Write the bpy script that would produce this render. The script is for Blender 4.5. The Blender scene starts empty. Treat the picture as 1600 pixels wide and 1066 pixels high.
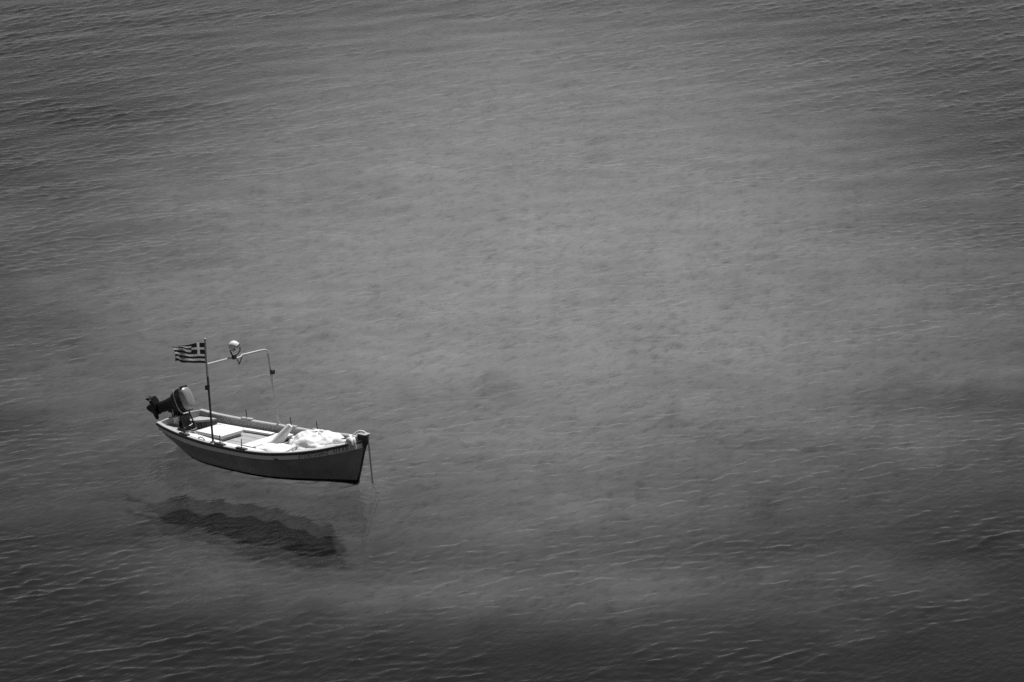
import bpy, bmesh, math, random
import numpy as np
from math import sin, cos, pi, radians, sqrt, atan2
from mathutils import Vector, Matrix, noise as mnoise

random.seed(7)
rng = np.random.default_rng(11)
scene = bpy.context.scene
C = scene.collection

# ------------------------------------------------------------------ camera
CAM_H = 18.876
cam_data = bpy.data.cameras.new('camera')
cam_data.lens = 135.0
cam_data.sensor_width = 36.0
cam_data.clip_start = 0.5
cam_data.clip_end = 4000.0
camera = bpy.data.objects.new('camera', cam_data)
C.objects.link(camera)
camera.location = (0, 0, CAM_H)
camera.rotation_euler = (radians(90 - 13.476), 0, 0)
scene.camera = camera

# ------------------------------------------------------------------ sky, sun, exposure
SUN_EL, SUN_AZ = radians(66), radians(24)          # azimuth from +Y (away from camera) towards +X
SKY_STRENGTH, SUN_STRENGTH, EXPOSURE = 0.05, 5.0, 0.0
world = bpy.data.worlds.new('World')
scene.world = world
world.use_nodes = True
wn = world.node_tree.nodes
wl_ = world.node_tree.links
wn.clear()
sky = wn.new('ShaderNodeTexSky')
sky.sky_type = 'NISHITA'
sky.sun_disc = False
sky.sun_elevation = SUN_EL
sky.sun_rotation = SUN_AZ
sky.altitude = 0
sky.dust_density = 0.0
bw = wn.new('ShaderNodeSeparateColor')             # black and white photograph, as through a red filter
bg = wn.new('ShaderNodeBackground')
bg.inputs['Strength'].default_value = SKY_STRENGTH
wo = wn.new('ShaderNodeOutputWorld')
wl_.new(sky.outputs[0], bw.inputs[0])
wl_.new(bw.outputs[0], bg.inputs['Color'])
wl_.new(bg.outputs[0], wo.inputs[0])

sun_data = bpy.data.lights.new('sun', 'SUN')
sun_data.energy = SUN_STRENGTH
sun_data.angle = radians(3.0)
sun_data.color = (1, 1, 1)
sun = bpy.data.objects.new('sun', sun_data)
C.objects.link(sun)
sd = Vector((sin(SUN_AZ) * cos(SUN_EL), cos(SUN_AZ) * cos(SUN_EL), sin(SUN_EL)))
sun.rotation_euler = sd.to_track_quat('Z', 'Y').to_euler()
sun.location = sd * 60

scene.view_settings.view_transform = 'Standard'
scene.view_settings.look = 'None'
scene.view_settings.exposure = EXPOSURE
scene.view_settings.gamma = 1.0
scene.view_settings.use_curve_mapping = False
scene.render.engine = 'CYCLES'
scene.cycles.use_denoising = False             # leave the grain of the photograph
scene.cycles.sample_clamp_indirect = 0.6
scene.cycles.max_bounces = 6
scene.cycles.diffuse_bounces = 2
scene.cycles.transparent_max_bounces = 24
scene.cycles.caustics_reflective = False
scene.cycles.caustics_refractive = False

# ------------------------------------------------------------------ materials
def grey(v):
    return (v, v, v, 1)


def mat(name, v, rough=0.5, var=0.12, scale=9.0, metallic=0.0, bump=0.0, bump_scale=40.0, spec=0.4):
    """grey procedural paint: base value broken up by two octaves of noise, faint relief"""
    m = bpy.data.materials.new(name)
    m.use_nodes = True
    nt = m.node_tree
    b = nt.nodes['Principled BSDF']
    tc = nt.nodes.new('ShaderNodeTexCoord')
    n = nt.nodes.new('ShaderNodeTexNoise')
    n.inputs['Scale'].default_value = scale
    n.inputs['Detail'].default_value = 6
    n.inputs['Roughness'].default_value = 0.65
    r = nt.nodes.new('ShaderNodeValToRGB')
    r.color_ramp.elements[0].position = 0.3
    r.color_ramp.elements[1].position = 0.72
    r.color_ramp.elements[0].color = grey(max(0.004, v * (1 - var)))
    r.color_ramp.elements[1].color = grey(min(0.9, v * (1 + var)))
    nt.links.new(tc.outputs['Object'], n.inputs['Vector'])
    nt.links.new(n.outputs['Fac'], r.inputs['Fac'])
    nt.links.new(r.outputs['Color'], b.inputs['Base Color'])
    b.inputs['Roughness'].default_value = rough
    b.inputs['Metallic'].default_value = metallic
    b.inputs['Specular IOR Level'].default_value = spec
    if bump > 0:
        n2 = nt.nodes.new('ShaderNodeTexNoise')
        n2.inputs['Scale'].default_value = bump_scale
        n2.inputs['Detail'].default_value = 4
        bp = nt.nodes.new('ShaderNodeBump')
        bp.inputs['Strength'].default_value = 1.0
        bp.inputs['Distance'].default_value = bump
        nt.links.new(tc.outputs['Object'], n2.inputs['Vector'])
        nt.links.new(n2.outputs['Fac'], bp.inputs['Height'])
        nt.links.new(bp.outputs['Normal'], b.inputs['Normal'])
    return m


M = {
    'hull': mat('dark_hull_paint', 0.29, 0.45, 0.22, 3.0, bump=0.002, bump_scale=7),
    'antifoul': mat('black_antifouling', 0.012, 0.6, 0.3, 6.0),
    'strake': mat('pale_strake_paint', 0.84, 0.45, 0.05, 5.0),
    'rail': mat('dark_rubbing_rail', 0.03, 0.5, 0.2, 8.0),
    'cap': mat('pale_gunwale_paint', 0.42, 0.5, 0.16, 7.0, bump=0.001),
    'white': mat('white_deck_paint', 0.86, 0.5, 0.06, 5.0),
    'lining': mat('pale_grey_lining', 0.40, 0.55, 0.14, 6.0),
    'floor': mat('grey_floor_paint', 0.36, 0.65, 0.18, 8.0, bump=0.001),
    'locker': mat('locker_paint', 0.5, 0.6, 0.1, 6.0),
    'wood': mat('dark_wet_wood', 0.05, 0.6, 0.35, 18.0, bump=0.002),
    'iron': mat('dark_iron', 0.03, 0.5, 0.3, 30.0, spec=0.5),
    'galv': mat('galvanised_tube', 0.5, 0.5, 0.15, 30.0, metallic=0.1),
    'tube_dark': mat('blackened_tube', 0.04, 0.45, 0.3, 20.0, spec=0.5),
    'motor': mat('black_motor_enamel', 0.014, 0.32, 0.3, 14.0, spec=0.5),
    'motor_top': mat('silver_grey_cowl', 0.30, 0.35, 0.08, 6.0, metallic=0.15),
    'motor_trim': mat('pale_cowl_trim', 0.5, 0.4, 0.05, 6.0),
    'chrome': mat('polished_metal', 0.7, 0.15, 0.05, 6.0, metallic=1.0),
    'lampwhite': mat('white_lamp_shell', 0.82, 0.3, 0.05, 8.0),
    'lens': mat('lamp_lens', 0.35, 0.12, 0.1, 20.0, spec=0.8),
    'cloth': mat('white_sackcloth', 0.87, 0.9, 0.04, 12.0, bump=0.006, bump_scale=22),
    'roll': mat('white_foam_roll', 0.8, 0.8, 0.06, 10.0, bump=0.003, bump_scale=30),
    'rope': mat('pale_rope', 0.8, 0.9, 0.15, 60.0, bump=0.003, bump_scale=160),
    'rope_dark': mat('weathered_rope', 0.14, 0.9, 0.3, 40.0),
    'rope_wet': mat('weedy_wet_rope', 0.30, 0.9, 0.3, 8.0),
    'letters': mat('dark_lettering', 0.03, 0.6, 0.2, 30.0),
    'flag_dark': mat('flag_dark_cloth', 0.13, 0.85, 0.1, 20.0),
    'flag_white': mat('flag_white_cloth', 0.82, 0.85, 0.06, 20.0),
}


def translucent(m, amount):
    nt = m.node_tree
    b = nt.nodes['Principled BSDF']
    o = nt.nodes['Material Output']
    t = nt.nodes.new('ShaderNodeBsdfTranslucent')
    mx = nt.nodes.new('ShaderNodeMixShader')
    mx.inputs['Fac'].default_value = amount
    src = b.inputs['Base Color'].links[0].from_socket
    nt.links.new(src, t.inputs['Color'])
    nt.links.new(b.outputs[0], mx.inputs[1])
    nt.links.new(t.outputs[0], mx.inputs[2])
    nt.links.new(mx.outputs[0], o.inputs['Surface'])


translucent(M['flag_white'], 0.55)
translucent(M['flag_dark'], 0.4)


# ------------------------------------------------------------------ mesh helpers
def obj(name, data, material=None, parent=None, smooth=False):
    if isinstance(data, bmesh.types.BMesh):
        me = bpy.data.meshes.new(name)
        bmesh.ops.recalc_face_normals(data, faces=data.faces)
        data.to_mesh(me)
        data.free()
    else:
        me = data
    if smooth:
        for p in me.polygons:
            p.use_smooth = True
        if smooth != 'all':
            try:
                me.set_sharp_from_angle(angle=radians(40))
            except Exception:
                pass
    if material is not None:
        for mm in (material if isinstance(material, (list, tuple)) else [material]):
            me.materials.append(mm)
    o = bpy.data.objects.new(name, me)
    C.objects.link(o)
    if parent is not None:
        o.parent = parent
    return o


def empty(name, loc=(0, 0, 0), rotz=0.0, label=None, cat=None, group=None):
    o = bpy.data.objects.new(name, None)
    o.empty_display_size = 0.1
    C.objects.link(o)
    o.location = loc
    o.rotation_euler = (0, 0, rotz)
    tag(o, label, cat, group)
    return o


def tag(o, label=None, cat=None, group=None, kind=None):
    if label:
        o['label'] = label
    if cat:
        o['category'] = cat
    if group:
        o['group'] = group
    if kind:
        o['kind'] = kind
    return o


def add_box(bm, c, s, rot=None, bevel=0.0):
    r = bmesh.ops.create_cube(bm, size=1.0)
    vs = r['verts']
    mtx = Matrix.Translation(c) @ (rot.to_4x4() if rot else Matrix()) @ Matrix.Diagonal((s[0], s[1], s[2], 1))
    bmesh.ops.transform(bm, matrix=mtx, verts=vs)
    if bevel > 0:
        es = list({e for v in vs for e in v.link_edges})
        bmesh.ops.bevel(bm, geom=es, offset=bevel, segments=2, affect='EDGES', profile=0.5)
    return vs


def box_bm(c, s, rot=None, bevel=0.0):
    bm = bmesh.new()
    add_box(bm, c, s, rot, bevel)
    return bm


def loft(rings, closed=False, cap=False):
    """rings: list of equally long point lists"""
    bm = bmesh.new()
    vv = [[bm.verts.new(p) for p in r] for r in rings]
    n = len(rings[0])
    for i in range(len(rings) - 1):
        for j in range(n if closed else n - 1):
            k = (j + 1) % n
            try:
                bm.faces.new((vv[i][j], vv[i][k], vv[i + 1][k], vv[i + 1][j]))
            except ValueError:
                pass
    if cap and closed:
        for r in (vv[0], vv[-1]):
            try:
                bm.faces.new(r)
            except ValueError:
                pass
    bmesh.ops.remove_doubles(bm, verts=bm.verts, dist=1e-5)
    return bm


def tube(pts, rad, n=10, cap=True):
    """swept round tube; rad is a number or one per point"""
    P = [Vector(p) for p in pts]
    R = rad if isinstance(rad, (list, tuple)) else [rad] * len(P)
    rings = []
    up = Vector((0, 0, 1))
    t0 = (P[1] - P[0]).normalized()
    if abs(t0.dot(up)) > 0.95:
        up = Vector((1, 0, 0))
    nrm = (up - t0 * up.dot(t0)).normalized()
    for i, p in enumerate(P):
        a = P[max(0, i - 1)]
        b = P[min(len(P) - 1, i + 1)]
        t = (b - a).normalized()
        nrm = (nrm - t * nrm.dot(t)).normalized()
        bn = t.cross(nrm)
        rings.append([p + (nrm * cos(2 * pi * k / n) + bn * sin(2 * pi * k / n)) * R[i] for k in range(n)])
    return loft(rings, True, cap)


def smooth_path(pts, per=6):
    """Catmull-Rom through the points"""
    P = [Vector(p) for p in pts]
    P = [P[0] * 2 - P[1]] + P + [P[-1] * 2 - P[-2]]
    out = []
    for i in range(1, len(P) - 2):
        for k in range(per):
            t = k / per
            a, b, c, d = P[i - 1], P[i], P[i + 1], P[i + 2]
            out.append(0.5 * ((2 * b) + (c - a) * t + (2 * a - 5 * b + 4 * c - d) * t * t + (3 * b - a - 3 * c + d) * t ** 3))
    out.append(P[-2])
    return out


def lathe(profile, axis='Z', n=20):
    """profile: list of (radius, height)"""
    rings = []
    for r, h in profile:
        rr = max(r, 1e-4)
        ring = []
        for k in range(n):
            a = 2 * pi * k / n
            x, y = rr * cos(a), rr * sin(a)
            ring.append({'Z': (x, y, h), 'X': (h, x, y), 'Y': (x, h, y)}[axis])
        rings.append(ring)
    return loft(rings, True, True)


def super_section(hw, hh, n=24, e=3.0):
    """rounded rectangle outline (superellipse) as (u, v) pairs"""
    out = []
    for k in range(n):
        a = 2 * pi * k / n
        ca, sa = cos(a), sin(a)
        out.append((hw * math.copysign(abs(ca) ** (2 / e), ca), hh * math.copysign(abs(sa) ** (2 / e), sa)))
    return out


# ------------------------------------------------------------------ the water and the sea bed
def axis_coords(lo, hi, step, far, grow=1.35):
    core = list(np.arange(lo, hi + 1e-6, step))
    s, x = step, hi
    up = []
    while x < far:
        s *= grow
        x = min(far, x + s)
        up.append(x)
    s, x = step, lo
    dn = []
    while x > -far:
        s *= grow
        x = max(-far, x - s)
        dn.append(x)
    return np.array(dn[::-1] + core + up)


def grid_mesh(name, xs, ys, Z, XY=None):
    nx, ny = len(xs), len(ys)
    X, Y = np.meshgrid(xs, ys) if XY is None else XY
    co = np.stack([X.ravel(), Y.ravel(), Z.ravel()], 1)
    i = np.arange(ny - 1)[:, None] * nx + np.arange(nx - 1)[None, :]
    q = np.stack([i, i + 1, i + nx + 1, i + nx], -1).reshape(-1, 4)
    faces = q.tolist()
    verts = co.tolist()
    me = bpy.data.meshes.new(name)
    me.from_pydata(verts, [], faces)
    me.update()
    for p in me.polygons:
        p.use_smooth = True
    return me


WIND_BOAT = radians(-38)     # the way the bow points
WIND = radians(-41)          # the waves come in from ahead of the boat, slightly off its near bow


def spread(lo, hi, far, grow=1.35):
    """rows between lo and hi about as far apart as the picture resolves them, then growing out to far"""
    core = [lo]
    while core[-1] < hi:
        core.append(core[-1] + max(0.05, 0.8 * core[-1] ** 2 / (CAM_H * 3840)))
    st, x, up = core[-1] - core[-2], core[-1], []
    while x < far:
        st *= grow
        x = min(far, x + st)
        up.append(x)
    st, x, dn = core[1] - core[0], core[0], []
    while x > -far:
        st *= grow
        x = max(-far, x - st)
        dn.append(x)
    return np.array(dn[::-1] + core + up)


ROPE_IN = (-2.8333 + .30 * cos(WIND_BOAT) + .09 * sin(-WIND_BOAT) + .15, 67.7132 + .30 * sin(WIND_BOAT) + .09 * cos(WIND_BOAT) - .45)


def waves(X, Y, dx, dy):
    """sum of many short directional waves, metres; waves too short for the grid die out"""
    gust = np.zeros_like(X)
    for lam in (4.0, 6.0, 9.0, 14.0, 22.0):
        for _ in range(3):
            th = WIND + rng.normal(pi / 2, 1.0)
            gust += np.sin(2 * pi / lam * (X * cos(th) + Y * sin(th)) + rng.uniform(0, 2 * pi))
    gust = np.clip(0.95 + 0.25 * gust, 0.2, 1.45)
    def field(n, lo, hi, spread_, power):
        """unit-variance sum of n directional waves between two lengths"""
        Z, var = np.zeros_like(X), np.zeros_like(X)
        for _ in range(n):
            lam = math.exp(rng.uniform(math.log(lo), math.log(hi)))
            th = WIND + pi + rng.normal(0, spread_)
            k = 2 * pi / lam
            a = lam ** power * rng.uniform(0.6, 1.4)
            res = np.maximum(dy * abs(sin(th)), dx * abs(cos(th)))
            a = a * np.clip((lam / res - 2.0) / 1.5, 0, 1)
            Z += a * np.sin(k * (X * cos(th) + Y * sin(th)) + rng.uniform(0, 2 * pi))
            var += a * a / 2
        return Z / np.sqrt(var.max())

    swell = field(24, 0.9, 4.5, 0.45, 1.0) * SWELL
    chop = field(50, 0.26, 0.85, 0.48, 0.7)
    # chop stands up as separate short ridges leaning out to sea, with smooth water between them
    ridge = np.log1p(np.exp((chop - CUT) * 4.0)) / 4.0 * RIDGE * gust
    fine = field(44, 0.16, 0.52, 0.55, 1.0) * FINE * gust
    # rings where the mooring rope cuts the surface
    cx, cy = ROPE_IN
    r = np.hypot(X - cx, Y - cy)
    ring = 0.0075 * np.sin(2 * pi * r / 0.26 + 2.0 * np.sin(3.1 * X) + 1.5 * np.sin(2.3 * Y)) * np.exp(-(r / 0.75) ** 2)
    # and small slop against the hull
    bx, by = X + 2.8333 + 2.2 * cos(WIND_BOAT), Y - 67.7132 + 2.2 * sin(WIND_BOAT)
    lx, ly = bx * cos(WIND_BOAT) + by * sin(WIND_BOAT), -bx * sin(WIND_BOAT) + by * cos(WIND_BOAT)
    e = np.sqrt((lx / 2.25) ** 2 + (ly / 0.92) ** 2)
    slop = (0.016 * np.sin(9.0 * lx + 2.0 * np.sin(4 * ly)) + 0.012 * np.sin(17 * lx + 6 * ly)) * np.exp(-((e - 1.0) / 0.16) ** 2)
    return swell + ridge + fine + ring + slop, ridge


SWELL, RIDGE, CUT, FINE, LEAN = 0.006, 0.0095, 0.5, 0.0025, -0.6
xs = axis_coords(-20, 20, 0.06, 600)
ys = spread(52, 136, 800)
X, Y = np.meshgrid(xs, ys)
DX = np.gradient(xs)[None, :] * np.ones_like(X)
DY = np.gradient(ys)[:, None] * np.ones_like(X)
fade = np.clip(1 - np.maximum(np.abs(X) - 20, 0) / 4, 0, 1) * np.clip(1 - np.maximum(np.abs(Y - 94) - 42, 0) / 4, 0, 1)
WZ, RG = waves(X, Y, DX, DY)
WZ = WZ * fade
RG = np.clip(RG * fade * LEAN, -0.8 * DY, 0.8 * DY)
WX, WY = X + 0.5 * RG, Y - RG


def water_material():
    m = bpy.data.materials.new('sea_water')
    m.use_nodes = True
    nt = m.node_tree
    N, Lk = nt.nodes, nt.links
    N.clear()
    out = N.new('ShaderNodeOutputMaterial')
    tc = N.new('ShaderNodeTexCoord')

    def mapping(rot, sx, sy):
        mp = N.new('ShaderNodeMapping')
        mp.vector_type = 'TEXTURE'
        mp.inputs['Rotation'].default_value = (0, 0, rot)
        mp.inputs['Scale'].default_value = (sx, sy, 1)
        Lk.new(tc.outputs['Object'], mp.inputs['Vector'])
        return mp

    def noise(mp, scale, detail, rough, typ='FBM', dist=0.0):
        n = N.new('ShaderNodeTexNoise')
        n.noise_type = typ
        n.normalize = True
        n.inputs['Scale'].default_value = scale
        n.inputs['Detail'].default_value = detail
        n.inputs['Roughness'].default_value = rough
        n.inputs['Distortion'].default_value = dist
        Lk.new(mp.outputs[0], n.inputs['Vector'])
        return n

    def math_(op, a, b):
        k = N.new('ShaderNodeMath')
        k.operation = op
        for i, v in enumerate((a, b)):
            if isinstance(v, (int, float)):
                k.inputs[i].default_value = v
            else:
                Lk.new(v, k.inputs[i])
        return k.outputs[0]

    # only the finest ripples are relief in the material; x of the rotated frame runs across the crests
    n3 = noise(mapping(WIND + 0.2, 0.11, 0.24), 1.0, 1, 0.5)
    bp = N.new('ShaderNodeBump')
    bp.inputs['Strength'].default_value = 1.0
    bp.inputs['Distance'].default_value = 0.012
    Lk.new(n3.outputs['Fac'], bp.inputs['Height'])

    fr = N.new('ShaderNodeFresnel')
    fr.inputs['IOR'].default_value = 1.33
    Lk.new(bp.outputs[0], fr.inputs['Normal'])
    gl = N.new('ShaderNodeBsdfGlossy')
    gl.inputs['Roughness'].default_value = 0.12
    gl.inputs['Color'].default_value = grey(1.0)
    Lk.new(bp.outputs[0], gl.inputs['Normal'])
    # what passes the surface: part straight through, part scattered by ripples too small to build
    tr = N.new('ShaderNodeBsdfTransparent')
    tr.inputs['Color'].default_value = grey(1.0)
    rf = N.new('ShaderNodeBsdfRefraction')
    rf.inputs['IOR'].default_value = 1.022
    rf.inputs['Roughness'].default_value = 0.16
    rf.inputs['Color'].default_value = grey(1.0)
    Lk.new(bp.outputs[0], rf.inputs['Normal'])
    body = N.new('ShaderNodeMixShader')
    body.inputs[0].default_value = 0.60
    Lk.new(tr.outputs[0], body.inputs[1])
    Lk.new(rf.outputs[0], body.inputs[2])
    mx = N.new('ShaderNodeMixShader')
    Lk.new(fr.outputs[0], mx.inputs[0])
    Lk.new(body.outputs[0], mx.inputs[1])
    Lk.new(gl.outputs[0], mx.inputs[2])
    Lk.new(mx.outputs[0], out.inputs['Surface'])
    return m


water = obj('water', grid_mesh('water', xs, ys, WZ, (WX, WY)), water_material())
tag(water, 'rippled clear sea water filling the whole picture', kind='structure')


bx_ = axis_coords(-24, 24, 0.11, 600)
by_ = spread(54, 150, 800)
BX, BY = np.meshgrid(bx_, by_)
BZ = np.full_like(BX, -1.29)
RIPPLE = 0.065
for lam, amp in ((14, .05), (7, .04), (3.2, .03), (1.7, .02)):
    for _ in range(5):
        th = rng.uniform(0, 2 * pi)
        BZ += amp * 0.5 * np.sin(2 * pi / lam * (BX * cos(th) + BY * sin(th)) + rng.uniform(0, 2 * pi))


# sand ripples, parallel to the wave crests
rip = np.zeros_like(BX)
for _ in range(26):
    lam = math.exp(rng.uniform(math.log(.55), math.log(1.5)))
    th = WIND + rng.normal(0, .35)
    rip += np.sin(2 * pi / lam * (BX * cos(th) + BY * sin(th)) + rng.uniform(0, 2 * pi))
rip /= math.sqrt(13)
inner = np.clip(1 - np.maximum(np.abs(BX) - 24, 0) / 3, 0, 1) * np.clip(1 - np.maximum(np.abs(BY - 102) - 48, 0) / 3, 0, 1)
BZ = BZ + inner * RIPPLE * (np.log1p(np.exp(rip * 2)) / 2)

# weed beds on the sand, some also painting in the dark view edges: (x, y, half width, half depth, strength)
WEED_AND_EDGE_DARK = [(-13.2, 112.0, 3.0, 4.0, 2.0), (10.2, 67.2, 4.0, 1.7, 1.7), (0.0, 59.6, 9.0, 1.5, 2.2), (-5.6, 62.4, 2.2, .8, 1.2),
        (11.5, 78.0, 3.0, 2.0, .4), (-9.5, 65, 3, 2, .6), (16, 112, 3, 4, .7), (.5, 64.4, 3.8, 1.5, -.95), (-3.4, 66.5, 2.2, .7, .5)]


def bed_material():
    m = bpy.data.materials.new('sand_weed_and_edge_dark')
    m.use_nodes = True
    nt = m.node_tree
    N, Lk = nt.nodes, nt.links
    b = N['Principled BSDF']
    b.inputs['Roughness'].default_value = 0.95
    b.inputs['Specular IOR Level'].default_value = 0.0
    tc = N.new('ShaderNodeTexCoord')

    flat = N.new('ShaderNodeMapping')                  # patches drawn out along the shore
    flat.inputs['Rotation'].default_value = (0, 0, radians(-12))
    flat.inputs['Scale'].default_value = (0.6, 1.15, 1)
    Lk.new(tc.outputs['Object'], flat.inputs['Vector'])

    def noise(scale, detail, rough, dist=0.0):
        n = N.new('ShaderNodeTexNoise')
        n.inputs['Scale'].default_value = scale
        n.inputs['Detail'].default_value = detail
        n.inputs['Roughness'].default_value = rough
        n.inputs['Distortion'].default_value = dist
        Lk.new(flat.outputs[0], n.inputs['Vector'])
        return n

    def math_(op, a, b=0.0):
        k = N.new('ShaderNodeMath')
        k.operation = op
        for i, v in enumerate((a, b)):
            if isinstance(v, (int, float)):
                k.inputs[i].default_value = v
            else:
                Lk.new(v, k.inputs[i])
        return k.outputs[0]

    def radial(cx, cy, rx, ry):
        mp = N.new('ShaderNodeMapping')
        mp.vector_type = 'TEXTURE'
        mp.inputs['Location'].default_value = (cx, cy, 0)
        mp.inputs['Scale'].default_value = (rx, ry, 1e6)
        Lk.new(tc.outputs['Object'], mp.inputs['Vector'])
        ln = N.new('ShaderNodeVectorMath')
        ln.operation = 'LENGTH'
        Lk.new(mp.outputs[0], ln.inputs[0])
        return ln.outputs['Value']

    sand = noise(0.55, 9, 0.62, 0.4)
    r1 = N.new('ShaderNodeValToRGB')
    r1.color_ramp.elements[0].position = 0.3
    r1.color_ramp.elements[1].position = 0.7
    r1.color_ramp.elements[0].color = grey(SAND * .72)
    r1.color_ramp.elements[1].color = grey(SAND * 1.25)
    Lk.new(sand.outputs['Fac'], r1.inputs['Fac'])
    # dark dashes painted into the sand colour, standing for dark faces of surface ripples
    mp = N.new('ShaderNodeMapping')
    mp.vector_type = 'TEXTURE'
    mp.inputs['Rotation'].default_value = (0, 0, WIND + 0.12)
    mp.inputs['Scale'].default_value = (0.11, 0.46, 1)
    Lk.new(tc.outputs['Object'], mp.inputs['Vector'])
    dash = N.new('ShaderNodeTexNoise')
    dash.inputs['Scale'].default_value = 1.0
    dash.inputs['Detail'].default_value = 4
    dash.inputs['Roughness'].default_value = 0.6
    dash.inputs['Distortion'].default_value = 0.4
    Lk.new(mp.outputs[0], dash.inputs['Vector'])
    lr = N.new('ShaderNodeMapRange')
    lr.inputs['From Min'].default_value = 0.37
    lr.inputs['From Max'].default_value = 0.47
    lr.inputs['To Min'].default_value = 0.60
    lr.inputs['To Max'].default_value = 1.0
    Lk.new(dash.outputs['Fac'], lr.inputs['Value'])
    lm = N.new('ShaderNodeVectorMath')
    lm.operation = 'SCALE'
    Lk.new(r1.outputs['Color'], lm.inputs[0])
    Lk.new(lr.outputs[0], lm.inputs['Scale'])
    # edge darkening painted into the colour: pale middle, dark round about, plus weed beds
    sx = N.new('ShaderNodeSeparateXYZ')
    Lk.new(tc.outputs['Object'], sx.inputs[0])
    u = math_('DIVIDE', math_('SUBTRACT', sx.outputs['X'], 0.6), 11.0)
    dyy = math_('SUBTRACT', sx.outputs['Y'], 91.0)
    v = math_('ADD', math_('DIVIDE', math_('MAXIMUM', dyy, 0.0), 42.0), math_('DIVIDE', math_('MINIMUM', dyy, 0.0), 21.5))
    darkening = math_('POWER', math_('ADD', math_('MULTIPLY', u, u), math_('MULTIPLY', v, v)), 1.35)
    for cx, cy, rx, ry, st in WEED_AND_EDGE_DARK:
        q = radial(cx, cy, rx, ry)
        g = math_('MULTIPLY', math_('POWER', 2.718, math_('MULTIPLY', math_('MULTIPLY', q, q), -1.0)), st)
        darkening = math_('MAXIMUM', math_('ADD', darkening, g), 0.0)
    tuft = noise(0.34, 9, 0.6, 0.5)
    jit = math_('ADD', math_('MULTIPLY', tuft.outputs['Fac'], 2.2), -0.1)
    sandy = math_('POWER', 2.718, math_('MULTIPLY', math_('MULTIPLY', darkening, jit), -1.0))
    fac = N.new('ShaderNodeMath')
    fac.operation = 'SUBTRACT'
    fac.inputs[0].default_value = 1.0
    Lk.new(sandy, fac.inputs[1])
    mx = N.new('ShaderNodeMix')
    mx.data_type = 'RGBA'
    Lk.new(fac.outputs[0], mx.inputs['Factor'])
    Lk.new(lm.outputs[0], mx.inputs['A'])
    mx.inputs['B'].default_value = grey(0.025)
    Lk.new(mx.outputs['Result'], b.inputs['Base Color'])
    return m


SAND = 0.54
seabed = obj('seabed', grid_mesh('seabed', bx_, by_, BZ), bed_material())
tag(seabed, 'sand with dark weed and painted-in edge darkening seen through the water', kind='structure')

# ------------------------------------------------------------------ the boat
BOAT_A = radians(-38)
STEM = Vector((-2.8333, 67.7132, 0))               # where the stem meets the water
AX = Vector((cos(BOAT_A), sin(BOAT_A), 0))
BOAT = STEM - AX * 2.2
boat = empty('fishing_boat', BOAT, BOAT_A,
             'small dark open fishing boat with pale top strake, riding at its bow rope', 'boat')


def interp(tab, x):
    """smooth (monotone cubic) table lookup"""
    xs_ = [t[0] for t in tab]
    vs_ = [t[1] for t in tab]
    if x <= xs_[0]:
        return vs_[0]
    if x >= xs_[-1]:
        return vs_[-1]
    n = len(xs_)
    d = [(vs_[i + 1] - vs_[i]) / (xs_[i + 1] - xs_[i]) for i in range(n - 1)]
    m = [d[0]] + [0 if d[i - 1] * d[i] <= 0 else 2 * d[i - 1] * d[i] / (d[i - 1] + d[i]) for i in range(1, n - 1)] + [d[-1]]
    i = max(j for j in range(n - 1) if xs_[j] <= x)
    h = xs_[i + 1] - xs_[i]
    t = (x - xs_[i]) / h
    return ((2 * t ** 3 - 3 * t * t + 1) * vs_[i] + (t ** 3 - 2 * t * t + t) * h * m[i]
            + (-2 * t ** 3 + 3 * t * t) * vs_[i + 1] + (t ** 3 - t * t) * h * m[i + 1])


SHEER_B = [(-2.2, .62), (-1.9, .69), (-1.3, .81), (-.8, .88), (-.3, .92), (.2, .935), (.7, .925), (1.2, .85), (1.7, .65), (2.1, .36), (2.3, .17), (2.40, .055)]
SHEER_Z = [(-2.2, .53), (-1.9, .49), (-1.3, .455), (-.8, .445), (-.3, .45), (.2, .46), (.7, .49), (1.2, .55), (1.7, .635), (2.2, .76), (2.40, .82)]
WL_B = [(-2.2, .05), (-1.95, .24), (-1.68, .42), (-1.05, .74), (-.45, .84), (.2, .86), (.7, .80), (1.16, .62), (1.7, .30), (2.0, .12), (2.16, .04), (2.2, .03)]
KEEL_Z = [(-2.2, -.02), (-1.7, -.05), (-1., -.07), (0, -.08), (1.2, -.08), (1.9, -.08), (2.12, -.07), (2.2, -.02), (2.40, .72)]


def section(x, off=0.0, n=14):
    """half section from keel to sheer as (y, z); off moves it inboard"""
    b, zs, zk = interp(SHEER_B, x), interp(SHEER_Z, x), interp(KEEL_Z, x)
    if x <= 2.17:
        bw_ = interp(WL_B, x)
        pts = [(0.0, zk), (bw_ * .62, zk * .62), (bw_, 0.0),
               (bw_ + (b - bw_) * .48, zs * .36), (bw_ + (b - bw_) * .80, zs * .70), (b, zs)]
    else:
        pts = [(0.028, zk), (.028 + (b - .028) * .15, zk + (zs - zk) * .2), (.028 + (b - .028) * .35, zk + (zs - zk) * .4),
               (.028 + (b - .028) * .58, zk + (zs - zk) * .6), (.028 + (b - .028) * .8, zk + (zs - zk) * .8), (b, zs)]
    p3 = smooth_path([(0, y, z) for y, z in pts], 5)
    out = [(max(0.0, p.y - off), p.z) for p in p3]
    return out


STN = [-2.2, -2.1, -1.95, -1.8, -1.6, -1.3, -1.0, -.7, -.4, -.1, .2, .5, .8, 1.05, 1.3, 1.5, 1.7, 1.85, 2.0, 2.1, 2.16, 2.22, 2.28, 2.34, 2.40]


def hull_point(x, side, f):
    """point on the outer side at fraction f of height between waterline and sheer"""
    s = section(x)
    zs = s[-1][1]
    z0 = max(0.0, s[0][1])
    z = z0 + (zs - z0) * f
    return hull_at_z(x, side, z)


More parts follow.
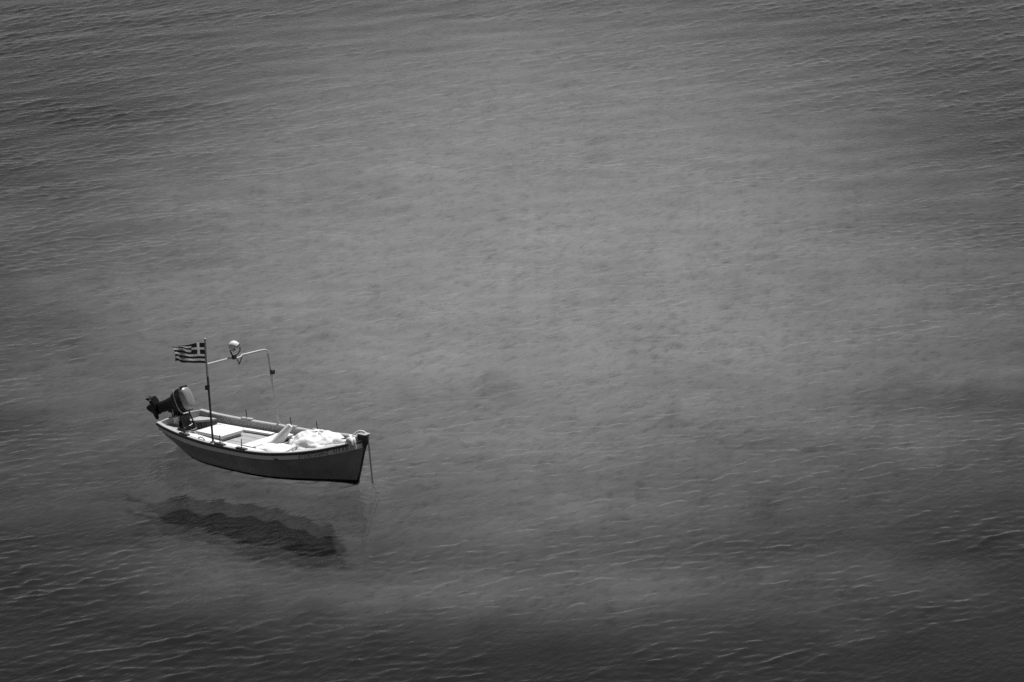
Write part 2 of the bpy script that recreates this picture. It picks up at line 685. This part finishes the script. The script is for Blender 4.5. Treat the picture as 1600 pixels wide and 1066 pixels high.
def hull_at_z(x, side, z, off=0.0):
    s = section(x)
    for (y0, a), (y1, b) in zip(s[:-1], s[1:]):
        if a <= z <= b and b > a:
            t = (z - a) / (b - a)
            return Vector((x, side * (y0 + (y1 - y0) * t + off), z))
    return Vector((x, side * (s[-1][0] + off), z))


# outer shell, split at the waterline stripe
def shell(zlo, zhi, n=12):
    rings = []
    for x in STN:
        s = section(x)
        zk, zs = s[0][1], s[-1][1]
        a = max(zk, zlo) if zlo is not None else zk
        b = min(zs, zhi) if zhi is not None else zs
        a = min(a, zs)
        b = max(b, a)
        ring = []
        for sd_ in (1, -1):
            half = []
            for k in range(n):
                z = a + (b - a) * k / (n - 1)
                p = hull_at_z(x, sd_, z)
                half.append(p)
            ring.append(half)
        rings.append(ring)
    bms = []
    for i in (0, 1):
        bms.append(loft([r[i] for r in rings]))
    me = bpy.data.meshes.new('tmp')
    bm = bms[0]
    bms[1].to_mesh(me)
    bm.from_mesh(me)
    bms[1].free()
    bpy.data.meshes.remove(me)
    bmesh.ops.remove_doubles(bm, verts=bm.verts, dist=2e-4)
    return bm


obj('hull', shell(0.045, None), M['hull'], boat, smooth='all')
bottom = obj('hull_bottom', shell(None, 0.045), M['antifoul'], boat, smooth='all')
bottom['label'] = 'black band of the hull along the waterline'

# transom: outer plate with a crowned top and an inner plate
def transom_outline(x, off, drop=0.0):
    s = section(x)
    half = [(max(0, y - off), z) for y, z in s]
    zt = half[-1][1]
    top = [(half[-1][0] * (1 - k / 6), zt + 0.045 * (1 - (1 - k / 6) ** 2) - drop) for k in range(1, 6)]
    L_ = [(x, y, z) for y, z in half] + [(x, y, z) for y, z in top]
    R_ = [(x, -y, z) for (x, y, z) in reversed(L_)]
    return L_, R_


bm = bmesh.new()
Lr, Rr = transom_outline(-2.2, 0.0)
ring = [p for p in Lr] + [(Lr[-1][0], 0.0, Lr[-1][2] + .002)] + [p for p in Rr]
clean = []
for p in ring:
    if not clean or (Vector(p) - Vector(clean[-1])).length > 1e-4:
        clean.append(p)
if (Vector(clean[0]) - Vector(clean[-1])).length < 1e-4:
    clean.pop()
vo = [bm.verts.new((p[0] - 0.012, p[1], p[2])) for p in clean]
vi = [bm.verts.new((p[0] + 0.03, p[1] * .985, p[2])) for p in clean]
bm.faces.new(vo)
bm.faces.new(vi[::-1])
for k in range(len(vo)):
    j = (k + 1) % len(vo)
    bm.faces.new((vo[k], vo[j], vi[j], vi[k]))
obj('transom', bm, M['lining'], boat)

# sheer strakes (pale band), rubbing rails, gunwale caps and inwales
XS = [-2.2 + 4.58 * k / 46 for k in range(47)]
STRAKE_H = 0.125


def rail(side, prof):
    """sweep prof [(outboard, up)] along the sheer"""
    rings = []
    for x in XS:
        b, z = interp(SHEER_B, x), interp(SHEER_Z, x)
        rings.append([(x, side * max(0.008, b + o), z + u) for o, u in prof])
    return loft(rings, True, True)


for side in (1, -1):
    rings = []
    for x in XS:
        zs = interp(SHEER_Z, x)
        h = STRAKE_H * min(1.0, 0.8 + 0.2 * abs(x) / 2.2)
        r = []
        for k in range(6):
            z = zs - h + (h - .03) * k / 5
            r.append(hull_at_z(x, side, z, 0.012 + 0.034 * (1 - k / 5)))
        r.append(hull_at_z(x, side, zs - .03, -0.002))
        r.append(hull_at_z(x, side, zs - h, -0.002))
        rings.append(r)
    obj('sheer_strake', loft(rings, True, True), M['strake'], boat, smooth=True)
    obj('rubbing_rail', rail(side, [(-.004, -.034), (.026, -.034), (.030, -.02), (.026, -.004), (-.004, -.004)]), M['rail'], boat)
    obj('gunwale_cap', rail(side, [(-.075, 0), (.020, 0), (.024, .010), (.018, .022), (-.070, .022), (-.078, .012)]), M['cap'], boat, smooth=True)

# inner lining
rings_p, rings_s = [], []
XI = [x for x in STN if -2.2 < x < 2.2]
XI = [-2.168] + XI
for side in (1, -1):
    rings = []
    for x in XI:
        s = section(x, 0.035)
        zs = s[-1][1]
        r = []
        for k in range(7):
            z = 0.10 + (zs - .002 - .10) * k / 6
            p = hull_at_z(x, side, z, -0.035)
            if side * p.y < 0:
                p.y = 0
            r.append(p)
        rings.append(r)
    obj('lining', loft(rings), M['lining'], boat, smooth='all')

# floor boards
for k in range(6):
    y = -.52 + k * .208
    def lim(x):
        return max(0.02, hull_at_z(x, 1, .12).y - .05)
    y0, y1 = y - .1, y + .1
    xa = -1.9 if abs(y) < .2 else (-1.6 if abs(y) < .4 else -1.35)
    xb = 1.75 if abs(y) < .2 else (1.5 if abs(y) < .4 else 1.2)
    obj('floor_board', box_bm(((xa + xb) / 2, y, .265 + .002 * (k % 2)), (xb - xa, .2, .025), bevel=.004), M['floor'], boat)
obj('bilge', loft([[(x, -max(.03, hull_at_z(x, 1, .24).y - .03), .24), (x, max(.03, hull_at_z(x, 1, .24).y - .03), .24)] for x in XI]), M['floor'], boat)

# side benches, white: a broad board on the near side, a lower narrow one on the far side
for side, bz, bw_in, xa, xb in ((1, .335, .20, -1.75, 1.3), (-1, .435, .27, -1.70, 1.2)):
    rings, fr_ = [], []
    for k in range(24):
        x = xa + (xb - xa) * k / 23
        z = bz + (interp(SHEER_Z, x) - .45) * .75
        yo = hull_at_z(x, side, bz).y * side - .04
        taper = min(1.0, .35 + 1.3 * (x - xa))
        yi = yo - bw_in * taper
        rings.append([(x, side * yo, z), (x, side * yi, z), (x, side * yi, z - .03), (x, side * yo, z - .03)])
        fr_.append([(x, side * (yi + .01), z - .031), (x, side * (yi + .03), z - .031), (x, side * (yi + .03), .27), (x, side * (yi + .01), .27)])
    bench = obj('side_bench', loft(rings, True, True), M['white'], boat)
    obj('bench_front', loft(fr_, True, True), M['lining'], bench)

# thwart
obj('thwart', box_bm((-.12, .17, .37), (.26, 1.16, .035), bevel=.006), M['white'], boat)
# stern locker with its white lid
lk = obj('stern_locker', box_bm((-1.27, .1, .30), (.58, .56, .06), bevel=.008), M['locker'], boat)
obj('lid', box_bm((-1.27, .1, .365), (.66, .62, .06), bevel=.015), M['white'], lk, smooth=True)
# aft well: quarter knees and stern bench
for side in (1, -1):
    bm = bmesh.new()
    vs = []
    for z in (.395, .435):
        vs.append([bm.verts.new(p) for p in ((-2.165, side * .16, z), (-2.165, side * .60, z), (-1.80, side * .66, z), (-1.80, side * .52, z), (-2.03, side * .2, z))])
    bm.faces.new(vs[0][::-1])
    bm.faces.new(vs[1])
    for k in range(5):
        j = (k + 1) % 5
        bm.faces.new((vs[0][k], vs[0][j], vs[1][j], vs[1][k]))
    obj('quarter_knee', bm, M['lining'], boat)
obj('motor_pad', box_bm((-2.15, 0, .43), (.04, .44, .26), bevel=.008), M['strake'], boat)

# fore deck
rings = []
for k in range(12):
    x = 1.15 + 1.16 * k / 11
    b = max(.02, interp(SHEER_B, x) - .045)
    z = interp(SHEER_Z, x) - .03
    rings.append([(x, b * t, z + .03 * (1 - t * t)) for t in (-1, -.6, -.2, .2, .6, 1)] + [(x, b, z - .03), (x, -b, z - .03)])
deck = obj('foredeck', loft(rings, True, True), M['locker'], boat, smooth=True)
bm = bmesh.new()
for k in range(8):
    pass
bm.free()
obj('deck_coaming', tube(smooth_path([(1.16, -.76, .56), (1.12, -.4, .585), (1.11, 0, .60), (1.12, .4, .585), (1.16, .76, .56)], 5), .018, 8), M['cap'], deck, smooth=True)
# toe rails on the fore deck
for side in (1, -1):
    pts = [(x, side * (interp(SHEER_B, x) - .10 - .02), interp(SHEER_Z, x) + .0) for x in (1.55, 1.7, 1.85, 2.0, 2.12)]
    obj('toe_rail', tube(smooth_path(pts, 4), .016, 6), M['rail'], deck, smooth=True)

# stem post
prof = [(2.17, -.075), (2.205, -.03), (2.235, .1), (2.30, .35), (2.36, .60), (2.415, .80), (2.43, .925)]
rings = []
for x, z in prof:
    w = .028 if z < .65 else .075
    rings.append([(x + .03, -w * .6, z), (x + .03, w * .6, z), (x - .05, w, z), (x - (.05 if z < .7 else .15), w, z), (x - (.05 if z < .7 else .15), -w, z), (x - .05, -w, z)])
stem = obj('stem_post', loft(rings, True, True), M['rail'], boat)
obj('stem_cap', box_bm((2.37, 0, .936), (.20, .17, .02), bevel=.005), M['cap'], stem)
obj('breast_hook', box_bm((2.18, 0, .80), (.22, .22, .05), bevel=.01), M['cap'], boat)

# thole pads and pins on both gunwales
for side, xx in ((-1, (-1.36, -.36, .19)), (1, (-1.2, -.17, .48))):
    for x in xx:
        b, z = interp(SHEER_B, x), interp(SHEER_Z, x)
        sl = atan2(interp(SHEER_B, x + .1) - interp(SHEER_B, x - .1), .2) * side
        rot = Matrix.Rotation(sl, 3, 'Z')
        bm = bmesh.new()
        add_box(bm, (x, side * (b - .028), z + .036), (.24, .085, .028), rot, .008)
        pad = obj('thole_pad', bm, M['wood'] if side < 0 else M['cap'], boat)
        tip = (x + random.uniform(-.03, .03), side * (b - .03) + random.uniform(-.02, .02), z + .21)
        obj('thole_pin', tube([(x, side * (b - .03), z + .03), tip], .0085, 8), M['iron'], pad, smooth=True)

# a wooden chock and a bit of line aft of the near post
obj('cleat', tube(smooth_path([(-.98, -.80, .475), (-.93, -.81, .505), (-.85, -.82, .505), (-.80, -.83, .475)], 4), .012, 8), M['cap'], boat, smooth=True)
obj('scupper_slot', box_bm(hull_at_z(1.02, -1, interp(SHEER_Z, 1.02) - .098, .040), (.1, .02, .018)), M['rail'], boat)

# lamp frame: two posts and the bent cross bar
PS0, PS1 = Vector((-.58, -.84, .47)), Vector((-.78, -.755, 1.91))
PP0, PP1 = Vector((-.46, .86, .47)), Vector((-.64, .775, 1.93))
FLAG_TOP = Vector((-.83, -.73, 2.37))
frame = obj('lamp_frame', tube([PS1 + (PS0 - PS1) * .13, PS1, FLAG_TOP], .019, 10), M['galv'], boat, smooth=True)
frame['label'] = 'tubular frame standing on both gunwales'
obj('near_post', tube([PS0, PS1 + (PS0 - PS1) * .13], .020, 10), M['tube_dark'], frame, smooth=True)
mid = PS1.lerp(PP1, .40)
far = PP1.lerp(PP0, .0)
cb = [PS1 + Vector((0, 0, -.005)), PS1.lerp(PP1, .38), PS1.lerp(PP1, .42) + Vector((0, 0, -.03)), PS1.lerp(PP1, .55) + Vector((0, 0, -.03)), PS1.lerp(PP1, .58) + Vector((0, 0, .005)),
      PS1.lerp(PP1, .90), PS1.lerp(PP1, .97) + Vector((0, 0, -.015)), PP1.lerp(PP0, .05), PP1.lerp(PP0, .14), PP1.lerp(PP0, .5), PP0]
path = []
for i, p in enumerate(cb):
    path.append(p)
path = cb[:5] + smooth_path(cb[5:9], 5) + cb[9:]
obj('cross_bar', tube(path, .021, 10), M['galv'], frame, smooth=True)
pb = PS0.lerp(PS1, .70)
obj('rod_clamp', box_bm(pb + Vector((-.03, 0, 0)), (.07, .07, .09), bevel=.01), M['iron'], frame)
pb = PP0.lerp(PP1, .70)
obj('rod_clamp', box_bm(pb + Vector((.035, .01, 0)), (.07, .08, .09), bevel=.01), M['iron'], frame)
obj('post_foot', lathe([(.05, .0), (.05, .012), (.025, .02), (.022, .06)], n=12), M['galv'], frame, smooth=True).location = PS0 + Vector((0, 0, .0))
obj('post_foot', lathe([(.05, .0), (.05, .012), (.025, .02), (.022, .06)], n=12), M['galv'], frame, smooth=True).location = PP0 + Vector((0, 0, .0))
pj = PS1 + (PS0 - PS1) * .13
obj('sleeve', tube([pj + (PS1 - PS0) * .03, pj - (PS1 - PS0) * .03], .023, 10), M['galv'], frame, smooth=True)
obj('pole_cap', lathe([(.0, .03), (.02, .02), (.022, -.02), (.0, -.02)], n=12), M['galv'], frame, smooth=True).location = FLAG_TOP
pk = PS0.lerp(PS1, .38)
obj('hook', tube(smooth_path([pk, pk + Vector((-.06, .03, -.03)), pk + Vector((-.13, .06, -.10))], 4), .008, 8), M['iron'], frame, smooth=True)


# lettering on the near bow strake
def lettering(name, text, x0, x1):
    cu = bpy.data.curves.new('text_curve', 'FONT')
    cu.body = text
    cu.size = 1.0
    cu.resolution_u = 2
    to = bpy.data.objects.new('text_source', cu)
    C.objects.link(to)
    bpy.context.view_layer.update()
    me = bpy.data.meshes.new_from_object(to.evaluated_get(bpy.context.evaluated_depsgraph_get()))
    bpy.data.objects.remove(to)
    bpy.data.curves.remove(cu)
    co = np.array([v.co[:] for v in me.vertices])
    lo, hi = co.min(0), co.max(0)
    for v in me.vertices:
        u = (v.co.x - lo[0]) / (hi[0] - lo[0])
        w = (v.co.y - lo[1]) / (hi[1] - lo[1])
        x = x0 + (x1 - x0) * u
        zz = interp(SHEER_Z, x)
        h = STRAKE_H * min(1.0, 0.8 + 0.2 * abs(x) / 2.2)
        f = (-.110 + .072 * w + h) / (h - .03)
        v.co = hull_at_z(x, -1, zz - .110 + .072 * w, 0.0165 + 0.034 * (1 - f))
    me.name = name
    return me


obj('name_lettering', lettering('name_lettering', '\u0391\u0393\u0393\u0395\u039c\u039f\u0393\u0399\u0391\u039d\u039d\u0397\u03a3', 1.45, 1.95), M['letters'], boat)
obj('registration_lettering', lettering('registration_lettering', '\u039b\u039c 930', 2.0, 2.24), M['letters'], boat)


def to_world(p):
    return Matrix.Translation(BOAT) @ Matrix.Rotation(BOAT_A, 4, 'Z') @ Vector(p)


# ------------------------------------------------------------------ outboard motor, tilted up on the transom
MS = 0.88
motor = empty('outboard_motor', to_world((-2.32, 0.0, .62)), BOAT_A,
              'black outboard motor with silver cowl, tilted up on the boat stern', 'motor')
TILT = radians(64)


def tilt(bm):
    bmesh.ops.scale(bm, vec=(MS, MS, MS), verts=bm.verts)
    bmesh.ops.rotate(bm, cent=(0, 0, 0), matrix=Matrix.Rotation(TILT, 3, 'Y'), verts=bm.verts)
    return bm


def stack(levels, e=3.0, n=24):
    """levels: (z, x centre, half length, half width)"""
    return loft([[(xc + u, v, z) for u, v in super_section(hl, hw, n, e)] for z, xc, hl, hw in levels], True, True)


cowl_lower = obj('lower_cowl', tilt(stack([(.10, -.13, .17, .11), (.14, -.14, .23, .145), (.25, -.15, .265, .16), (.27, -.15, .268, .162)])), M['motor'], motor, smooth=True)
obj('trim_band', tilt(stack([(.270, -.15, .274, .168), (.290, -.15, .274, .168)])), M['motor_trim'], cowl_lower, smooth=True)
cowl = obj('cowl', tilt(stack([(.292, -.15, .268, .163), (.38, -.15, .266, .162), (.445, -.148, .262, .160)])), M['motor'], motor, smooth=True)
obj('cowl_top', tilt(stack([(.447, -.148, .263, .161), (.50, -.145, .252, .153), (.535, -.14, .228, .138), (.555, -.135, .19, .115), (.565, -.13, .12, .07)])), M['motor_top'], cowl, smooth=True)
obj('air_scoop', tilt(box_bm((-.395, 0, .49), (.06, .2, .05), bevel=.012)), M['motor'], cowl)
obj('front_handle', tilt(box_bm((.105, 0, .45), (.035, .13, .09), bevel=.012)), M['motor'], cowl)
leg = obj('leg_housing', tilt(stack([(.11, -.15, .17, .10), (.0, -.17, .15, .09), (-.12, -.18, .13, .075), (-.34, -.19, .12, .06), (-.44, -.20, .12, .05)])), M['motor'], motor, smooth=True)
obj('cavitation_plate', tilt(stack([(-.44, -.27, .21, .10), (-.452, -.27, .21, .10)], e=2.4)), M['motor'], leg, smooth=True)
obj('exhaust_ribs', tilt(stack([(-.20, -.19, .112, .06), (-.21, -.19, .112, .06), (-.212, -.19, .10, .05), (-.23, -.19, .10, .05), (-.232, -.19, .112, .06), (-.242, -.19, .112, .06)])), M['motor'], leg, smooth=True)
gear = obj('gearcase', tilt(lathe([(.0, .08), (.03, .06), (.052, .0), (.06, -.1), (.058, -.28), (.05, -.36)], 'X', 16)), M['motor'], motor, smooth=True)
# torpedo sits below the leg: shift in the motor's own frame before tilting is kept in mesh data
off = Matrix.Rotation(TILT, 3, 'Y') @ Vector((-.05 * MS, 0, -.57 * MS))
for v in gear.data.vertices:
    v.co += off
obj('strut', tilt(stack([(-.45, -.20, .12, .03), (-.54, -.20, .14, .022)], e=2.2)), M['motor'], gear, smooth=True)
bm = bmesh.new()
sk = [(-.10, -.60), (-.33, -.60), (-.345, -.70), (-.31, -.78), (-.25, -.76), (-.15, -.66)]
a_ = [bm.verts.new((x, .008, z)) for x, z in sk]
b_ = [bm.verts.new((x, -.008, z)) for x, z in sk]
bm.faces.new(a_)
bm.faces.new(b_[::-1])
for k in range(len(sk)):
    j = (k + 1) % len(sk)
    bm.faces.new((a_[k], b_[k], b_[j], a_[j]))
obj('skeg', tilt(bm), M['motor'], gear)
hub = tilt(loft([[(h, r * cos(2 * pi * k / 14), r * sin(2 * pi * k / 14) - .57) for k in range(14)] for r, h in ((.05, -.415), (.05, -.50), (.03, -.52), (.002, -.53))], True, True))
prop = obj('propeller', hub, M['chrome'], motor, smooth=True)
for i in range(3):
    a = 2 * pi * i / 3 + .5
    bm = bmesh.new()
    g = []
    for r_ in (.04, .07, .1, .125):
        w = .05 * sin(pi * min(1, (r_ - .02) / .13)) + .012
        row = []
        for t in (-1, -.5, 0, .5, 1):
            ang = a + t * w / r_
            row.append(bm.verts.new((-.46 + t * .03, r_ * cos(ang), -.57 + r_ * sin(ang))))
        g.append(row)
    for r0, r1 in zip(g[:-1], g[1:]):
        for k in range(4):
            bm.faces.new((r0[k], r0[k + 1], r1[k + 1], r1[k]))
    ext = bmesh.ops.solidify(bm, geom=bm.faces[:], thickness=.006)
    obj('blade', tilt(bm), M['motor'], prop, smooth=True)
# clamp bracket hooked over the transom
cl = obj('clamp_bracket', box_bm((.11, 0, -.03), (.09, .17, .18), bevel=.015), M['motor'], motor)
for s in (1, -1):
    obj('clamp_arm', loft([[(.06 + dx, s * .085 + dy, z) for dx, dy in ((-.05, -.012), (.05, -.012), (.05, .012), (-.05, .012))]
                           for z in (.08, -.1)] + [[(.20 + dx, s * .085 + dy, -.2) for dx, dy in ((-.035, -.012), (.05, -.012), (.05, .012), (-.035, .012))],
                                                  [(.22 + dx, s * .085 + dy, -.32) for dx, dy in ((-.02, -.012), (.045, -.012), (.045, .012), (-.02, .012))]], True, True), M['motor'], cl)
    obj('clamp_screw', tube([(.20, s * .085, -.25), (.33, s * .085, -.25)], .012, 8), M['chrome'], cl, smooth=True)
    obj('screw_handle', tube([(.33, s * .085 - .05, -.25), (.33, s * .085 + .05, -.23)], .01, 8), M['motor'], cl, smooth=True)
obj('swivel', tilt(stack([(.12, -.02, .07, .06), (-.05, -.02, .06, .05), (-.16, -.06, .04, .035)])), M['motor'], motor, smooth=True)
obj('clamp_plate', box_bm((.25, .02, -.17), (.05, .24, .30), bevel=.02), M['motor'], motor)
cable = smooth_path([(.06, -.12, .06), (.12, -.17, -.06), (.20, -.16, -.22), (.33, -.06, -.335), (.42, .04, -.31), (.45, .12, -.29)], 6)
obj('control_cable', tube(cable, .010, 8), M['cap'], motor, smooth=True)
hose = smooth_path([(.21, .10, .07), (.28, .08, .05), (.36, .06, -.06), (.44, .05, -.16), (.52, .02, -.24)], 6)
obj('tiller_handle', tube(hose, [.016] * (len(hose) - 8) + [.026] * 8, 10), M['motor'], motor, smooth=True)

# ------------------------------------------------------------------ work lamp on the cross bar
lp = PS1.lerp(PP1, .45) + Vector((0, 0, -.01))
lamp = empty('work_lamp', to_world(lp), BOAT_A, 'round white work lamp in a dark yoke on the frame above the boat', 'lamp')
LT = Matrix.Translation((-.01, .02, .21)) @ Matrix.Rotation(radians(-38), 4, 'Y') @ Matrix.Rotation(radians(25), 4, 'X')


def lt(bm):
    bmesh.ops.transform(bm, matrix=LT, verts=bm.verts)
    return bm


obj('shell', lt(lathe([(.0, .115), (.04, .11), (.078, .085), (.10, .045), (.108, .0), (.108, -.02)], n=22)), M['lampwhite'], lamp, smooth=True)
obj('rim', lt(lathe([(.108, -.018), (.116, -.018), (.116, -.045), (.10, -.045)], n=22)), M['chrome'], lamp, smooth=True)
obj('lens', lt(lathe([(.102, -.040), (.07, -.055), (.03, -.062), (.0, -.064)], n=22)), M['lens'], lamp, smooth=True)
yk = smooth_path([(-.125, .02, .23), (-.125, .02, .16), (-.09, .015, .08), (-.03, 0, .03), (.0, 0, .0)], 4)
obj('yoke', tube(yk, .014, 8), M['iron'], lamp, smooth=True)
yk = smooth_path([(.12, .03, .22), (.12, .03, .15), (.07, .02, .08), (.0, 0, .03)], 4)
obj('yoke', tube(yk, .012, 8), M['iron'], lamp, smooth=True)
obj('clamp', box_bm((0, 0, .01), (.06, .09, .07), bevel=.01), M['iron'], lamp)
loop = smooth_path([(.0, .07, -.03), (.02, .10, -.10), (.0, .13, -.15), (-.02, .17, -.14), (-.01, .21, -.05), (0, .23, -.0)], 5)
obj('hanging_hook', tube(loop, .010, 8), M['iron'], lamp, smooth=True)

# ------------------------------------------------------------------ flag
flag_dir = Vector((-.95, -.30, 0)).normalized()
hoist_t = PS1.lerp(FLAG_TOP, .86)
hoist_b = PS1.lerp(FLAG_TOP, .04)


def flag_mesh():
    NU, NV = 54, 36
    Lf = .70
    bm = bmesh.new()
    side_v = flag_dir.cross(Vector((0, 0, 1)))
    vv = []
    for j in range(NV + 1):
        row = []
        v = j / NV                                  # 0 at the foot, 1 at the head
        base = hoist_b.lerp(hoist_t, v)
        for i in range(NU + 1):
            u = i / NU
            p = base + flag_dir * (Lf * (u - .05 * u * u + .02 * sin(5 * u) * (1 - v)) + .02)
            wv = (.060 * sin(7.5 * u + 2.2 * v) * u ** .7 + .034 * sin(15 * u - 4.2 * v + 1) * u + .05 * (v - .3) * u * sin(4 * u + 1))
            p = p + side_v * wv
            # the head folds over towards the fly
            fold = max(0.0, v - .72) / .28 * min(1, max(0, (u - .25) / .5))
            p = p + side_v * (-.10 * fold) + Vector((0, 0, -.075 * fold - .02 * u * sin(6 * u) - .035 * u))
            row.append(bm.verts.new(p))
        vv.append(row)
    for j in range(NV):
        for i in range(NU):
            f = bm.faces.new((vv[j][i], vv[j][i + 1], vv[j + 1][i + 1], vv[j + 1][i]))
            f.smooth = True
            vx, vy = (i + .5) / NU * 27, (1 - (j + .5) / NV) * 18
            if vx < 10 and vy < 10:
                white = 4 <= vx < 6 or 4 <= vy < 6
            else:
                white = int(vy // 2) % 2 == 1
            f.material_index = 1 if white else 0
    me = bpy.data.meshes.new('flag')
    bm.to_mesh(me)
    bm.free()
    return me


flag_root = empty('flag', to_world(hoist_b), BOAT_A, 'dark and white striped flag with a cross, flying from the frame post', 'flag')
fm = flag_mesh()
for v in fm.vertices:
    v.co -= hoist_b
fc = obj('cloth', fm, [M['flag_dark'], M['flag_white']], flag_root)
so = fc.modifiers.new('thickness', 'SOLIDIFY')
so.thickness = .003
dd = (hoist_t - hoist_b)
obj('hoist_tape', tube([Vector((-.02, 0, 0)), Vector((-.02, 0, 0)) + dd * .5, Vector((-.02, 0, 0)) + dd], .007, 6), M['flag_white'], flag_root, smooth=True)

# ------------------------------------------------------------------ load: sack heap, rolled foam, ropes
def heap(center, hx, hy, hz, seed, spread=1.0, n=48, m=22):
    r_ = np.random.default_rng(seed)
    ph = r_.uniform(0, 2 * pi, 12)
    rings = []
    for i in range(m + 1):
        t = i / m                                   # 0 foot, 1 crown
        el = t * pi / 2
        ring = []
        for k in range(n):
            a = 2 * pi * k / n
            rr = cos(el) ** .75
            bumpy = 1 + .07 * sin(3 * a + ph[0] + 2 * t) + .06 * sin(5 * a + ph[1] - 3 * t) + .035 * sin(9 * a + ph[2] + 5 * t) + .02 * sin(17 * a + 9 * t + ph[3])
            zz = sin(el) ** .9 * (1 + .06 * sin(2 * a + ph[4]) + .05 * sin(5 * a + ph[5]))
            skirt = 1 + .14 * spread * max(0, .25 - t) * 4 * (1 + .5 * sin(7 * a + ph[6]))
            ring.append((center[0] + hx * rr * bumpy * skirt * cos(a), center[1] + hy * rr * bumpy * skirt * sin(a), center[2] + hz * zz))
        rings.append(ring)
    bm = loft(rings, True, True)
    bm.normal_update()
    for v in bm.verts:
        p = v.co * 5.0 + Vector((seed, 0, 0))
        d = .022 * (1 - abs(mnoise.noise(p)) * 2.2) + .02 * mnoise.noise(v.co * 13)
        v.co += v.normal * d * min(1.0, hz / .3)
    return bm


sack = empty('sack', to_world((1.2, .05, .5)), BOAT_A, 'bulging white sack heaped on the fore deck', 'sack')
bm = heap((-.0, .02, -.05), .50, .46, .30, 5, 1.4, 72, 34)
obj('bundle', bm, M['cloth'], sack, smooth='all')
nk = smooth_path([(.28, .12, .02), (.42, .10, .12), (.56, .09, .13), (.70, .06, .15)], 5)
obj('tied_neck', tube(nk, [.14 - .08 * i / (len(nk) - 1) for i in range(len(nk))], 12), M['cloth'], sack, smooth=True)

sheet = empty('folded_sheet', to_world((.75, -.42, .42)), BOAT_A, 'crumpled white sheet spread along the near gunwale below the sack', 'sheet')
obj('cloth', heap((.0, .0, -.03), .54, .30, .13, 9, 1.0, 72, 24), M['cloth'], sheet, smooth='all')

rp0, rp1 = (.30, -.22, .33), (.58, .02, .80)
roll = empty('rolled_mat', to_world(rp0), BOAT_A, 'white rolled mat leaning up against the thwart', 'mat')
pr = [Vector(rp0).lerp(Vector(rp1), k / 8) - Vector(rp0) for k in range(9)]
obj('roll', tube(pr, [.085, .10, .105, .10, .095, .085, .075, .065, .048], 14), M['roll'], roll, smooth=True)

# mooring rope from the stem head down into the sea
water_in = Vector((2.50, .09, 0.0))
top = Vector((2.445, .03, .90))
bed_pt = water_in + Vector((-.616 * 3.5, .788 * 3.5, -1.2))
pts = [(2.16, -.14, .845), (2.25, -.02, .965), (2.36, .02, .965), top]
rope = empty('mooring_rope', to_world(water_in), BOAT_A, 'thin pale mooring rope dropping from the bow into the water', 'rope')
obj('line', tube([p - water_in for p in smooth_path(pts, 6)] + [water_in.lerp(top, t) - water_in for t in (.85, .5, .2, 0)], .019, 8), M['rope'], rope, smooth=True)
sub = obj('submerged_line', tube([Vector((0, 0, 0)), (bed_pt - water_in) * .5 + Vector((-.02, 0, 0)), bed_pt - water_in], .006, 8), M['rope_wet'], rope, smooth=True)
sub['label'] = 'weed-darkened part of the rope under water'

knot = empty('rope_knot', to_world((2.21, -.09, .79)), BOAT_A, 'bright white rope knot with loose ends tied beside the stem head', 'rope')
for k in range(4):
    z = .0 + .03 * k
    c = [(.075 * cos(t) * (1 - .05 * k), .085 * sin(t), z + .012 * sin(3 * t + k)) for t in np.linspace(0, 2 * pi, 22)]
    obj('turn', tube(c, .024, 8), M['cloth'], knot, smooth=True)
for ex in ((.03, -.16, -.11), (.14, -.13, -.10), (-.06, -.15, -.06), (.10, -.17, -.03)):
    obj('loose_end', tube(smooth_path([(ex[0] * .3, -.05, .08), (ex[0] * .7, ex[1] * .85, .05), ex], 5), .028, 8), M['cloth'], knot, smooth=True)

coil = empty('deck_line', to_world((1.85, -.05, .70)), BOAT_A, 'grey line lying along the fore deck up to the knot', 'rope')
obj('line', tube([Vector(p) - Vector((1.85, -.05, .70)) for p in smooth_path([(1.55, .25, .68), (1.7, .12, .70), (1.85, .16, .74), (2.0, .05, .765), (2.15, .0, .84)], 6)], .014, 8), M['rope_dark'], coil, smooth=True)
obj('bight', tube([Vector(p) - Vector((1.85, -.05, .70)) for p in smooth_path([(1.6, -.2, .65), (1.75, -.1, .69), (1.9, -.14, .715), (2.05, -.05, .77), (2.15, -.06, .83)], 6)], .012, 8), M['rope'], coil, smooth=True)
